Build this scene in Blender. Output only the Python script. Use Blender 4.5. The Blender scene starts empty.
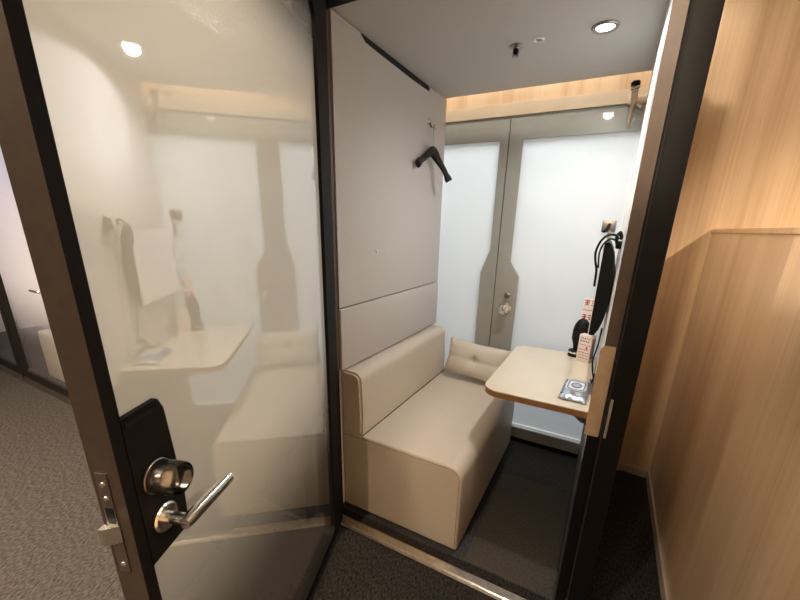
import bpy, bmesh, math, random
from mathutils import Matrix, Vector, Euler
random.seed(7)
SC = bpy.context.scene
COL = SC.collection
PI = math.pi
WORLD = {}          # object name -> world matrix of things and parts

# ------------------------------------------------------------------ materials
def new_mat(name):
    m = bpy.data.materials.new(name); m.use_nodes = True
    nt = m.node_tree; b = nt.nodes['Principled BSDF']
    return m, nt, b

def setb(b, col=None, rough=None, metal=None, spec=None, coat=None, trans=None, ior=None, sheen=None):
    if col: b.inputs['Base Color'].default_value = (*col, 1)
    if rough is not None: b.inputs['Roughness'].default_value = rough
    if metal is not None: b.inputs['Metallic'].default_value = metal
    if spec is not None: b.inputs['Specular IOR Level'].default_value = spec
    if coat is not None: b.inputs['Coat Weight'].default_value = coat
    if trans is not None: b.inputs['Transmission Weight'].default_value = trans
    if ior is not None: b.inputs['IOR'].default_value = ior
    if sheen is not None: b.inputs['Sheen Weight'].default_value = sheen

def simple(name, col, rough=.5, metal=0, spec=.5, noise=0.0, nscale=40, bump=0.0, bscale=200, **k):
    """plain surface with a faint procedural mottling and bump"""
    m, nt, b = new_mat(name); setb(b, col, rough, metal, spec, **k)
    tc = nt.nodes.new('ShaderNodeTexCoord')
    if noise:
        n = nt.nodes.new('ShaderNodeTexNoise'); n.inputs['Scale'].default_value = nscale; n.inputs['Detail'].default_value = 4
        r = nt.nodes.new('ShaderNodeValToRGB')
        r.color_ramp.elements[0].position = .3; r.color_ramp.elements[1].position = .7
        r.color_ramp.elements[0].color = (*[c*(1-noise) for c in col], 1)
        r.color_ramp.elements[1].color = (*[min(1, c*(1+noise)) for c in col], 1)
        nt.links.new(tc.outputs['Object'], n.inputs['Vector']); nt.links.new(n.outputs['Fac'], r.inputs[0])
        nt.links.new(r.outputs[0], b.inputs['Base Color'])
    if bump:
        n2 = nt.nodes.new('ShaderNodeTexNoise'); n2.inputs['Scale'].default_value = bscale; n2.inputs['Detail'].default_value = 3
        bp = nt.nodes.new('ShaderNodeBump'); bp.inputs['Strength'].default_value = bump; bp.inputs['Distance'].default_value = .004
        nt.links.new(tc.outputs['Object'], n2.inputs['Vector']); nt.links.new(n2.outputs['Fac'], bp.inputs['Height'])
        nt.links.new(bp.outputs[0], b.inputs['Normal'])
    return m

def wood(name, c0, c1, rough=.35, scale=14, coat=.15, stripes=1.0):
    m, nt, b = new_mat(name); setb(b, c0, rough, 0, .4, coat)
    b.inputs['Coat Roughness'].default_value = .25
    tc = nt.nodes.new('ShaderNodeTexCoord'); mp = nt.nodes.new('ShaderNodeMapping')
    mp.inputs['Scale'].default_value = (scale, scale, .55)
    n = nt.nodes.new('ShaderNodeTexNoise'); n.inputs['Scale'].default_value = 1.0; n.inputs['Detail'].default_value = 5; n.inputs['Roughness'].default_value = .6
    mp2 = nt.nodes.new('ShaderNodeMapping'); mp2.inputs['Scale'].default_value = (scale*9, scale*9, 1.2)
    n2 = nt.nodes.new('ShaderNodeTexNoise'); n2.inputs['Scale'].default_value = 1.0; n2.inputs['Detail'].default_value = 2
    mix = nt.nodes.new('ShaderNodeMath'); mix.operation = 'MULTIPLY_ADD'; mix.inputs[1].default_value = .35*stripes
    r = nt.nodes.new('ShaderNodeValToRGB')
    r.color_ramp.elements[0].position = .42; r.color_ramp.elements[1].position = .86
    r.color_ramp.elements[0].color = (*c0, 1); r.color_ramp.elements[1].color = (*c1, 1)
    L = nt.links.new
    L(tc.outputs['Object'], mp.inputs[0]); L(mp.outputs[0], n.inputs['Vector'])
    L(tc.outputs['Object'], mp2.inputs[0]); L(mp2.outputs[0], n2.inputs['Vector'])
    L(n2.outputs['Fac'], mix.inputs[0]); L(n.outputs['Fac'], mix.inputs[2])
    L(mix.outputs[0], r.inputs[0]); L(r.outputs[0], b.inputs['Base Color'])
    return m

def carpet(name, dark, light, scale=170, tile=0.0):
    m, nt, b = new_mat(name); setb(b, dark, .95, 0, .1)
    L = nt.links.new
    tc = nt.nodes.new('ShaderNodeTexCoord')
    n = nt.nodes.new('ShaderNodeTexNoise'); n.inputs['Scale'].default_value = scale; n.inputs['Detail'].default_value = 3; n.inputs['Roughness'].default_value = .7
    mp = nt.nodes.new('ShaderNodeMapping'); mp.inputs['Scale'].default_value = (1, .35, 1); mp.inputs['Rotation'].default_value = (0, 0, .5)
    r = nt.nodes.new('ShaderNodeValToRGB')
    r.color_ramp.elements[0].position = .36; r.color_ramp.elements[1].position = .66
    r.color_ramp.elements[0].color = (*dark, 1); r.color_ramp.elements[1].color = (*light, 1)
    bp = nt.nodes.new('ShaderNodeBump'); bp.inputs['Strength'].default_value = .6; bp.inputs['Distance'].default_value = .004
    L(tc.outputs['Object'], mp.inputs[0]); L(mp.outputs[0], n.inputs['Vector'])
    L(n.outputs['Fac'], r.inputs[0]); L(n.outputs['Fac'], bp.inputs['Height']); L(bp.outputs[0], b.inputs['Normal'])
    L(r.outputs[0], b.inputs['Base Color'])
    return m

def emit(name, col, strength):
    m, nt, b = new_mat(name); setb(b, col, .4)
    b.inputs['Emission Color'].default_value = (*col, 1); b.inputs['Emission Strength'].default_value = strength
    return m

def film_glass(name, body, refl, trans_share, fade=None, rough=.02, texture=0.0, tint=(1, .98, .95), floor_clear=0.1):
    """frosted film on glass: scatters light both ways, glossy outer skin.
    fade = (z0, z1, z2, z3): film is clear below z0 and above z3, full between z1 and z2 (graduated film)"""
    m, nt, b = new_mat(name); nt.nodes.remove(b)
    out = nt.nodes['Material Output']; L = nt.links.new
    df = nt.nodes.new('ShaderNodeBsdfDiffuse'); df.inputs[0].default_value = (*body, 1)
    tl = nt.nodes.new('ShaderNodeBsdfTranslucent'); tl.inputs[0].default_value = (*body, 1)
    mx = nt.nodes.new('ShaderNodeMixShader'); mx.inputs[0].default_value = trans_share
    L(df.outputs[0], mx.inputs[1]); L(tl.outputs[0], mx.inputs[2])
    last = mx
    tc = nt.nodes.new('ShaderNodeTexCoord')
    if fade:
        tp = nt.nodes.new('ShaderNodeBsdfTransparent'); tp.inputs[0].default_value = (*[.8*t for t in tint], 1)
        sp = nt.nodes.new('ShaderNodeSeparateXYZ'); L(tc.outputs['Object'], sp.inputs[0])
        a = nt.nodes.new('ShaderNodeMapRange'); a.interpolation_type = 'SMOOTHSTEP'
        a.inputs[1].default_value = fade[0]; a.inputs[2].default_value = fade[1]; a.inputs[3].default_value = floor_clear; a.inputs[4].default_value = 1
        c = nt.nodes.new('ShaderNodeMapRange'); c.interpolation_type = 'SMOOTHSTEP'
        c.inputs[1].default_value = fade[2]; c.inputs[2].default_value = fade[3]; c.inputs[3].default_value = 1; c.inputs[4].default_value = floor_clear
        mu = nt.nodes.new('ShaderNodeMath'); mu.operation = 'MULTIPLY'
        L(sp.outputs[2], a.inputs[0]); L(sp.outputs[2], c.inputs[0]); L(a.outputs[0], mu.inputs[0]); L(c.outputs[0], mu.inputs[1])
        m2 = nt.nodes.new('ShaderNodeMixShader'); L(mu.outputs[0], m2.inputs[0]); L(tp.outputs[0], m2.inputs[1]); L(mx.outputs[0], m2.inputs[2])
        last = m2
    gl = nt.nodes.new('ShaderNodeBsdfGlossy'); gl.inputs['Roughness'].default_value = rough; gl.inputs[0].default_value = (1, 1, 1, 1)
    fr = nt.nodes.new('ShaderNodeMixShader'); fr.inputs[0].default_value = refl
    L(last.outputs[0], fr.inputs[1]); L(gl.outputs[0], fr.inputs[2])
    if texture:                       # pebbled glass that gets coarser towards the top of the pane
        sz = nt.nodes.new('ShaderNodeSeparateXYZ'); L(tc.outputs['Object'], sz.inputs[0])
        g = nt.nodes.new('ShaderNodeMapRange'); g.interpolation_type = 'SMOOTHSTEP'
        g.inputs[1].default_value = 1.66; g.inputs[2].default_value = 2.02; g.inputs[3].default_value = 0; g.inputs[4].default_value = 1
        L(sz.outputs[2], g.inputs[0])
        n = nt.nodes.new('ShaderNodeTexNoise'); n.inputs['Scale'].default_value = 280; n.inputs['Detail'].default_value = 2
        bp = nt.nodes.new('ShaderNodeBump'); bp.inputs['Distance'].default_value = .005
        sm = nt.nodes.new('ShaderNodeMath'); sm.operation = 'MULTIPLY'; sm.inputs[1].default_value = texture
        rm = nt.nodes.new('ShaderNodeMath'); rm.operation = 'MULTIPLY_ADD'; rm.inputs[1].default_value = .22; rm.inputs[2].default_value = rough
        L(g.outputs[0], sm.inputs[0]); L(sm.outputs[0], bp.inputs['Strength']); L(g.outputs[0], rm.inputs[0]); L(rm.outputs[0], gl.inputs['Roughness'])
        L(tc.outputs['Object'], n.inputs['Vector']); L(n.outputs['Fac'], bp.inputs['Height'])
        for q in (df, tl, gl): L(bp.outputs[0], q.inputs['Normal'])
    L(fr.outputs[0], out.inputs[0])
    return m

def clear_glass(name, tint=.94, refl=.05, fres=False):
    m, nt, b = new_mat(name); nt.nodes.remove(b)
    out = nt.nodes['Material Output']
    tp = nt.nodes.new('ShaderNodeBsdfTransparent'); tp.inputs[0].default_value = (tint, tint, tint, 1)
    gl = nt.nodes.new('ShaderNodeBsdfGlossy'); gl.inputs['Roughness'].default_value = .03
    mx = nt.nodes.new('ShaderNodeMixShader'); mx.inputs[0].default_value = refl
    if fres:
        lw = nt.nodes.new('ShaderNodeFresnel'); lw.inputs[0].default_value = 1.6
        nt.links.new(lw.outputs[0], mx.inputs[0])
    nt.links.new(tp.outputs[0], mx.inputs[1]); nt.links.new(gl.outputs[0], mx.inputs[2]); nt.links.new(mx.outputs[0], out.inputs[0])
    return m

M = dict(
    bronze=simple('dark bronze metal', (.006, .005, .0045), .6, 0, .15, noise=.15, nscale=30),
    bronze_lit=simple('lit bronze metal', (.055, .038, .027), .5, .3, .5, noise=.1, nscale=60),
    wood=wood('light oak laminate', (.44, .29, .17), (.64, .48, .32)),
    wood_part=wood('oak laminate partition', (.50, .33, .20), (.68, .52, .36), rough=.3, scale=11, coat=.5),
    wood_trim=simple('brown wood edging', (.095, .062, .043), .5, noise=.12, nscale=25),
    wood_plate=simple('mid oak edging', (.50, .35, .22), .4, noise=.1, nscale=25),
    wood_cap=simple('pale oak edging', (.62, .45, .28), .4, noise=.1, nscale=25),
    skirting=simple('pale grey skirting', (.42, .38, .34), .45),
    felt=simple('grey felt ceiling', (.48, .465, .445), .95, spec=.1, noise=.07, nscale=300, bump=.2, bscale=400),
    panel=simple('pale grey acoustic fabric', (.53, .505, .485), .92, spec=.15, noise=.04, nscale=250, bump=.15, bscale=500),
    white=simple('white laminate', (.82, .82, .81), .45, noise=.01),
    paint=simple('off white paint', (.62, .59, .55), .8, noise=.02, nscale=10),
    beige=simple('beige laminate casing', (.62, .50, .36), .5, noise=.03, nscale=12),
    grey_metal=simple('grey painted metal', (.36, .36, .325), .35, 0, .4, noise=.03, nscale=15, coat=.4),
    leather=simple('beige leatherette', (.62, .545, .45), .42, spec=.4, noise=.03, nscale=90, bump=.12, bscale=350),
    leather_dark=simple('beige leatherette piping', (.36, .28, .19), .5),
    cushion=simple('beige cotton cushion', (.70, .63, .54), .9, spec=.15, noise=.05, nscale=300, bump=.3, bscale=300),
    black=simple('black plastic', (.006, .006, .0065), .5, spec=.2, noise=.1),
    charcoal=simple('charcoal grey', (.055, .055, .058), .5, noise=.05),
    floor_grey=simple('pale blue grey vinyl floor', (.42, .45, .50), .5, noise=.05),
    black_soft=simple('black matte', (.008, .008, .008), .9),
    chrome=simple('brushed chrome', (.72, .70, .66), .22, 1.0, noise=.03, nscale=80),
    brass=simple('worn brass strip', (.74, .66, .55), .28, 1.0, noise=.15, nscale=60),
    steel=simple('dark steel', (.28, .25, .22), .35, 1.0, noise=.05),
    hanger=simple('dark walnut', (.012, .006, .004), .5, spec=.25, noise=.25, nscale=30),
    table_top=wood('pale maple laminate', (.80, .69, .53), (.86, .76, .61), rough=.28, scale=4, coat=1.0),
    table_edge=simple('orange brown edge band', (.33, .16, .06), .4, noise=.1, nscale=40),
    carpet=carpet('brown carpet', (.008, .007, .0066), (.054, .046, .042)),
    carpet_booth=carpet('charcoal carpet', (.024, .025, .028), (.08, .08, .082)),
    mat=carpet('grey brown mat', (.048, .041, .035), (.098, .087, .076), scale=260),
    pink=simple('pale pink card', (.82, .70, .66), .6, noise=.02),
    pink_dark=simple('mauve card', (.35, .23, .24), .6),
    red=simple('red ink', (.62, .08, .06), .6),
    ink=simple('grey ink', (.18, .14, .16), .6),
    paper=simple('white paper', (.85, .84, .82), .6),
    foil=simple('silver blue foil', (.55, .60, .66), .28, .75, noise=.12, nscale=60, bump=.6, bscale=40),
    foil_blue=simple('blue print on foil', (.12, .19, .34), .4, .2, noise=.1),
    foil_white=simple('white print on foil', (.85, .87, .88), .4),
    screen=emit('lit pale screen', (.80, .79, .76), .3),
    lamp_white=emit('lit neutral lamp lens', (1, .97, .92), 6),
    lamp_warm=emit('lit warm lamp lens', (1, .86, .66), 45),
    lamp_panel=emit('lit ceiling panel', (.95, .97, 1), 6),
    back_film=film_glass('white frosted glass', (.78, .79, .80), .07, .6, fade=(.02, .75, 2.3, 2.5), floor_clear=.6, tint=(1, 1, 1)),
    door_film=film_glass('graduated frosted glass', (.50, .515, .495), .31, .12, fade=(.38, 1.08, 1.80, 2.05), texture=1.0, tint=(.40, .385, .35), floor_clear=.03),
    neigh_film=film_glass('graduated frosted glass of next booths', (.70, .69, .76), .22, .5, fade=(.35, 1.0, 1.9, 2.3)),
    clear=clear_glass('clear glass'),
    plastic_clear=clear_glass('clear plastic', .985, .07, True),
)

# ------------------------------------------------------------------ mesh helpers
def bm_box(bm, x0, x1, y0, y1, z0, z1, mi=0):
    v = [bm.verts.new((x, y, z)) for x in (x0, x1) for y in (y0, y1) for z in (z0, z1)]
    fs = []
    for q in ((0, 1, 3, 2), (4, 6, 7, 5), (0, 4, 5, 1), (2, 3, 7, 6), (0, 2, 6, 4), (1, 5, 7, 3)):
        f = bm.faces.new([v[i] for i in q]); f.material_index = mi; fs.append(f)
    return fs

def bm_rbox(x0, x1, y0, y1, z0, z1, bev=.005, seg=3):
    bm = bmesh.new(); bm_box(bm, x0, x1, y0, y1, z0, z1)
    bmesh.ops.recalc_face_normals(bm, faces=bm.faces)
    bmesh.ops.bevel(bm, geom=bm.edges[:], offset=bev, segments=seg, affect='EDGES', profile=.5)
    return bm

def bm_prism(bm, pts, axis, a, b):
    """pts: 2-D outline; axis 'x': pts are (y,z); 'y': (x,z); 'z': (x,y)"""
    def P(p, t):
        return {'x': (t, p[0], p[1]), 'y': (p[0], t, p[1]), 'z': (p[0], p[1], t)}[axis]
    A = [bm.verts.new(P(p, a)) for p in pts]; B = [bm.verts.new(P(p, b)) for p in pts]
    n = len(pts)
    bm.faces.new(A); bm.faces.new(B[::-1])
    for i in range(n):
        bm.faces.new((A[i], B[i], B[(i+1) % n], A[(i+1) % n]))
    bmesh.ops.recalc_face_normals(bm, faces=bm.faces)

def bm_lathe(bm, prof, center, axis, seg=28):
    """prof: list of (radius, distance along axis)"""
    axis = Vector(axis).normalized(); c = Vector(center)
    t = Vector((0, 0, 1)) if abs(axis.z) < .9 else Vector((1, 0, 0))
    u = axis.cross(t).normalized(); w = axis.cross(u)
    rings = []
    for r, d in prof:
        if r < 1e-6: rings.append([bm.verts.new(c + axis*d)])
        else: rings.append([bm.verts.new(c + axis*d + (u*math.cos(2*PI*k/seg) + w*math.sin(2*PI*k/seg))*r) for k in range(seg)])
    for A, B in zip(rings, rings[1:]):
        for k in range(seg):
            k2 = (k+1) % seg
            if len(A) == 1 and len(B) == 1: continue
            if len(A) == 1: bm.faces.new((A[0], B[k], B[k2]))
            elif len(B) == 1: bm.faces.new((A[k], B[0], A[k2]))
            else: bm.faces.new((A[k], B[k], B[k2], A[k2]))
    bmesh.ops.recalc_face_normals(bm, faces=bm.faces)

def bm_tube(bm, pts, r, seg=10, closed_ends=True, flat=None):
    """tube along a path; r a number or a list; flat = (su, sw) squash of the section"""
    pts = [Vector(p) for p in pts]; n = len(pts)
    rs = r if isinstance(r, (list, tuple)) else [r]*n
    su, sw = flat or (1, 1)
    rings = []; ref = Vector((0, 0, 1))
    for i, p in enumerate(pts):
        d = (pts[min(i+1, n-1)] - pts[max(i-1, 0)]).normalized()
        if i == 0:
            if abs(d.dot(ref)) > .95: ref = Vector((1, 0, 0))
        u = (ref - d*ref.dot(d)).normalized(); w = d.cross(u); ref = u
        rings.append([bm.verts.new(p + (u*math.cos(2*PI*k/seg)*su + w*math.sin(2*PI*k/seg)*sw)*rs[i]) for k in range(seg)])
    for A, B in zip(rings, rings[1:]):
        for k in range(seg):
            bm.faces.new((A[k], A[(k+1) % seg], B[(k+1) % seg], B[k]))
    if closed_ends:
        bm.faces.new(rings[0][::-1]); bm.faces.new(rings[-1])
    bmesh.ops.recalc_face_normals(bm, faces=bm.faces)

def smooth_path(pts, k=6):
    pts = [Vector(p) for p in pts]; out = []
    for i in range(len(pts)-1):
        p0 = pts[max(i-1, 0)]; p1 = pts[i]; p2 = pts[i+1]; p3 = pts[min(i+2, len(pts)-1)]
        for j in range(k):
            t = j/k
            out.append(.5*((2*p1) + (p2-p0)*t + (2*p0-5*p1+4*p2-p3)*t*t + (3*p1-p0-3*p2+p3)*t**3))
    out.append(pts[-1]); return out

def rounded(x0, x1, y0, y1, r, seg=6, corners=(1, 1, 1, 1)):
    """counter-clockwise outline, corners in the order (x0,y0) (x1,y0) (x1,y1) (x0,y1); corners holds radius factors"""
    pts = []
    for (cx, cy, a0, f) in ((x0, y0, PI, corners[0]), (x1, y0, 1.5*PI, corners[1]), (x1, y1, 0, corners[2]), (x0, y1, .5*PI, corners[3])):
        rr = r*f
        if rr < 1e-6: pts.append((cx, cy)); continue
        mx = cx + (rr if cx == x0 else -rr); my = cy + (rr if cy == y0 else -rr)
        for k in range(seg+1):
            a = a0 + .5*PI*k/seg
            pts.append((mx + rr*math.cos(a), my + rr*math.sin(a)))
    return pts

def bm_ring(bm, outer, inner, axis, a, b):
    """frame: outline with a hole (same vertex count)"""
    def P(p, t):
        return {'x': (t, p[0], p[1]), 'y': (p[0], t, p[1]), 'z': (p[0], p[1], t)}[axis]
    L = [[bm.verts.new(P(p, t)) for p in o] for o, t in ((outer, a), (outer, b), (inner, b), (inner, a))]
    n = len(outer)
    for q in range(4):
        A, B = L[q], L[(q+1) % 4]
        for i in range(n):
            bm.faces.new((A[i], A[(i+1) % n], B[(i+1) % n], B[i]))
    bmesh.ops.recalc_face_normals(bm, faces=bm.faces)

def rect_like(x0, x1, y0, y1, seg=6):
    """rectangle with the vertex count of rounded(): each corner repeated along its own corner, tiny radius"""
    return rounded(x0, x1, y0, y1, .0015, seg)

# ------------------------------------------------------------------ object helpers
def thing(name, label=None, cat=None, loc=(0, 0, 0), group=None, kind=None, matrix=None):
    o = bpy.data.objects.new(name, None); COL.objects.link(o)
    o.empty_display_size = .1
    mw = matrix if matrix is not None else Matrix.Translation(loc)
    o.matrix_basis = mw; WORLD[o.name] = mw.copy()
    return tag(o, label, cat, group, kind)

def tag(o, label=None, cat=None, group=None, kind=None):
    if label: o['label'] = label
    if cat: o['category'] = cat
    if group: o['group'] = group
    if kind: o['kind'] = kind
    return o

def obj(name, bm, mats, parent=None, smooth=False, frame=None, label=None, angle=35):
    """bm is in world coordinates (or in the coordinates of `frame`, a matrix)"""
    if frame is not None: bm.transform(frame)
    pw = WORLD[parent.name] if parent is not None else Matrix.Identity(4)
    bm.transform(pw.inverted())
    me = bpy.data.meshes.new(name); bm.to_mesh(me); bm.free()
    for m in (mats if isinstance(mats, (list, tuple)) else [mats]): me.materials.append(m)
    if smooth:
        for p in me.polygons: p.use_smooth = True
        try: me.set_sharp_from_angle(angle=math.radians(angle))
        except Exception: pass
    o = bpy.data.objects.new(name, me); COL.objects.link(o)
    if parent is not None: o.parent = parent
    WORLD[o.name] = pw.copy()
    if label: o['label'] = label
    return o

def recenter(o):
    """put the origin of a single-mesh thing at its base"""
    vs = [v.co for v in o.data.vertices]
    c = Vector(((min(v.x for v in vs)+max(v.x for v in vs))/2, (min(v.y for v in vs)+max(v.y for v in vs))/2, min(v.z for v in vs)))
    o.data.transform(Matrix.Translation(-c)); o.location = c; WORLD[o.name] = Matrix.Translation(c)
    return o

def box(name, x0, x1, y0, y1, z0, z1, m, parent=None, bev=0, **k):
    if bev: bm = bm_rbox(x0, x1, y0, y1, z0, z1, bev)
    else:
        bm = bmesh.new(); bm_box(bm, x0, x1, y0, y1, z0, z1); bmesh.ops.recalc_face_normals(bm, faces=bm.faces)
    return obj(name, bm, m, parent, smooth=bool(bev), **k)

def struct(o): o['kind'] = 'structure'; return o

# ------------------------------------------------------------------ dimensions
XL, XR = -.985, .034          # inner faces of the booth
YF, YB = 1.20, 2.27           # booth front and back ends
ZC = 2.11                     # booth ceiling
YW = 2.33                     # building wall behind the booth
HC = 2.42                     # corridor ceiling

# ------------------------------------------------------------------ room shell
struct(box('floor', -6.5, 2.6, -4.6, 4.2, -.05, 0, M['carpet']))
struct(box('ceiling', -6.5, 2.6, -4.6, 4.2, HC, HC+.05, M['paint']))
bm = bmesh.new()
OX0, OX1, OZ = -1.42, .125, 2.0
for b in ((-6.5, OX0, 0, HC), (OX1, 2.6, 0, HC), (OX0, OX1, OZ, HC)):
    bm_box(bm, b[0], b[1], YW, YW+.1, b[2], b[3])
bmesh.ops.recalc_face_normals(bm, faces=bm.faces)
wb = struct(obj('wall_back', bm, M['wood']))
struct(box('wall_left', -6.6, -6.5, -4.6, 4.2, 0, HC, M['paint']))
struct(box('wall_right', 2.6, 2.7, -4.6, 4.2, 0, HC, M['wood']))
struct(box('wall_front', -6.5, 2.6, -4.7, -4.6, 0, HC, M['paint']))
struct(box('wall_far', -6.5, 2.6, 4.2, 4.3, 0, HC, M['paint']))
struct(box('trim_1', OX0-.05, OX1-.004, YW-.012, YW-.0005, OZ, OZ+.062, M['beige']))
struct(box('baseboard_back', OX1+.003, .405, YW-.012, YW-.0005, 0.0005, .05, M['skirting']))

# frosted double doors behind the booth
def film_pane(bm, x0, x1, y0, y1, z0, z1):
    fs = bm_box(bm, x0, x1, y0, y1, z0, z1, 1)
    fs[2].material_index = 0           # the face at y0 carries the film
def leaf(name, seam, out, sgn, label):
    d = thing(name, label, 'door', ((seam+out)/2, YW+.02, 0), kind='structure')
    fr = bmesh.new()
    a = seam
    w1, w2 = (.078, .140) if sgn > 0 else (.048, .098)
    zt, zo = (1.205, 1.118) if sgn > 0 else (1.272, 1.130)
    bm_prism(fr, [(a, .004), (a+sgn*w2, .004), (a+sgn*w2, zo), (a+sgn*w1, zt), (a+sgn*w1, OZ-.003), (a, OZ-.003)], 'y', YW-.008, YW+.035)
    x0, x1 = sorted((a+sgn*.04, out))
    bm_box(fr, x0, x1, YW-.0079, YW+.035, 1.878, OZ-.0031)
    bm_box(fr, x0, x1, YW-.0079, YW+.035, .0041, .105)
    x0, x1 = sorted((out-sgn*.05, out))
    bm_box(fr, x0, x1, YW-.0078, YW+.0349, .0042, OZ-.0032)
    bmesh.ops.recalc_face_normals(fr, faces=fr.faces)
    obj('door_frame', fr, M['grey_metal'], d)
    p = bmesh.new(); x0, x1 = sorted((a+sgn*.03, out-sgn*.03))
    film_pane(p, x0, x1, YW+.004, YW+.012, .130, 1.89)
    obj('glass_pane', p, [M['back_film'], M['clear']], d)
    box('clear_strip', x0, x1, YW+.004, YW+.012, .1055, .1295, M['clear'], d, label='bright clear strip under the frosted film')  # slot where the added white floor strip behind reads as a bright line
    box('door_sweep', x0-.02, x1+.02, YW-.016, YW-.0085, .004, .03, M['black'], d, label='black sweep along the foot of the door')
    return d
d2 = leaf('door_2', -.614, OX0+.003, -1, 'left leaf of the frosted glass double doors behind the sofa, wholly white')
d3 = leaf('door_3', -.609, OX1-.003, 1, 'right leaf of the frosted glass double doors behind the table, with round knob')
kn = bmesh.new()
bm_lathe(kn, [(0, 0), (.036, 0), (.036, .006), (.015, .012), (.013, .03), (.026, .038), (.033, .050), (.031, .064), (.018, .073), (0, .075)], (-.528, YW-.0085, .918), (0, -1, 0))
obj('door_knob', kn, M['chrome'], d3, True, label='round chrome knob')
kn = bmesh.new(); bm_lathe(kn, [(0, 0), (.017, 0), (.017, .008), (.012, .012), (.011, .016), (0, .016)], (-.526, YW-.0085, .997), (0, -1, 0))
bm_box(kn, -.5275, -.5245, YW-.028, YW-.024, .990, 1.004)
obj('key_cylinder', kn, M['steel'], d3, True)

bm = bmesh.new(); bm_box(bm, OX0, OX1, YW+.0365, YW+.06, OZ-.03, OZ); bm_box(bm, -.63, -.59, YW+.0365, YW+.05, 0.002, OZ-.031)
bmesh.ops.recalc_face_normals(bm, faces=bm.faces)
struct(obj('seam_blocker', bm, M['black']))  # unseen black stops added to keep passage light out of the door seams

# the passage behind the frosted doors
struct(box('floor_passage', -1.55, .32, YW+.1005, 3.9, .0005, .006, M['floor_grey']))
struct(box('slot_brightener', -1.55, .32, 2.505, 2.585, .0062, .012, M['white']))  # white strip added on the passage floor to brighten the slot under the doors
struct(box('wall_passage_left', -1.62, -1.55, YW+.1, 4.2, 0, HC, M['white']))
struct(box('wall_passage_right', .32, .39, YW+.1, 4.2, 0, HC, M['white']))
struct(box('wall_passage_back', -1.55, .32, 3.9, 4.0, 0, HC, M['white']))

# ------------------------------------------------------------------ booth shell
wl = struct(thing('wall_booth_left', 'left wall of the booth, pale grey fabric panels above the sofa', 'wall', (XL-.05, 1.7, 0)))
box('wall_core', XL-.085, XL-.03, YF+.03, YB, 0, 2.15, M['white'], wl)
# upper fabric panel with its slightly ragged top edge leaving a dark gap under the ceiling
bm = bmesh.new()
top = [(YF+.03, ZC-.006), (1.40, ZC-.008), (1.44, ZC-.028), (1.56, ZC-.031), (1.85, ZC-.034), (2.03, ZC-.031), (2.045, ZC-.007), (YB, ZC-.005)]
bm_prism(bm, [(YB, 1.052), (YF+.03, 1.052)] + top, 'x', XL-.0295, XL)
obj('fabric_panel', bm, M['panel'], wl, label='tall upper fabric panel')
bm = bm_rbox(XL-.0295, XL+.006, YF+.03, YB, .765, 1.046, .004)
obj('fabric_panel', bm, M['panel'], wl, True, label='low fabric panel right above the backrest')
box('shadow_gap', XL-.0294, XL-.01, YF+.03, YB-.01, 1.046, 1.052, M['black_soft'], wl)
box('gap_shade_strip', XL-.0294, XL-.010, 1.43, 2.04, ZC-.027, ZC-.0005, M['black_soft'], wl, label='black strip for the shade in the gap under the ceiling')  # black strip stands in for the shade inside the gap
box('edge_board', XL-.03, XL-.006, YF, YF+.0295, .768, ZC-.001, M['wood_trim'], wl, label='brown wood edging at the doorway')
for (yy, zz) in ((1.50, 1.21), (1.71, 1.21)):
    pass

wr = struct(thing('wall_booth_right', 'right wall of the booth, white laminate with brown wood edging', 'wall', (XR+.05, 1.7, 0)))
box('wall_core', XR, .118, YF+.03, YB, 0, 2.15, M['white'], wr)
box('edge_board', XR-.002, XR+.031, YF, YF+.0295, .775, ZC-.001, M['wood_trim'], wr, label='brown wood edging at the doorway')
bm = bmesh.new()
bm_prism(bm, rounded(.022, XR+.029, .775, 1.075, .018, 6, (0.3, 0.3, .3, 1)), 'y', YF-.008, YF-.0005)
obj('edge_plate', bm, M['wood_plate'], wr, label='pale wood plate with a rounded corner on the wall end')
box('wall_lower', XR-.004, XR-.0005, YF+.03, YB, 0.0065, .66, M['charcoal'], wr, label='dark lower part of the wall')  # thin charcoal sheet, darker than the wall above it

cb = struct(thing('ceiling_booth', 'grey felt ceiling of the booth', 'ceiling', (-.45, 1.7, ZC)))
box('ceiling_panel', XL-.03, XR+.05, YF+.03, YB-.005, ZC, ZC+.04, M['felt'], cb)
box('lintel_board', XL-.002, XR, YF, YF+.0295, ZC-.004, ZC+.04, M['wood_trim'], cb)

# dark metal door frame of the booth
fr = struct(thing('trim_2', 'dark bronze metal frame around the booth doorway', 'door frame', (-.4, YF-.04, 0)))
box('frame_jamb', XR+.031, .127, YF-.05, YF+.029, 0, 2.15, M['bronze'], fr, .003)
box('frame_stop', XR-.002, XR+.0305, YF-.02, YF+.0295, 0, .773, M['bronze'], fr, label='black lower end of the wall')
box('frame_jamb', XL-.105, XL-.03, YF-.05, YF+.029, 0, 2.15, M['bronze'], fr, .003)
box('frame_stop', XL-.0295, XL-.012, YF-.02, YF+.029, 0.015, .766, M['bronze'], fr)
box('black_strip', XL-.0294, XL+.022, YF-.049, YF-.036, .015, 2.084, M['black_soft'], fr)  # black strip added to stop lamp light leaking past the hinge
box('frame_head', XL-.105, .127, YF-.05, YF-.001, 2.085, 2.17, M['bronze'], fr, .003)
bm = bmesh.new(); bm_box(bm, XR+.0395, XR+.047, YF-.0515, YF-.0495, .80, .93)
obj('strike_plate', bm, M['chrome'], fr, label='slim bright strike plate')
bm = bmesh.new(); bm_box(bm, XR+.033, XR+.0375, YF-.052, YF-.0495, 0.01, 2.1); obj('black_strip', bm, M['black_soft'], fr)

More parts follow.
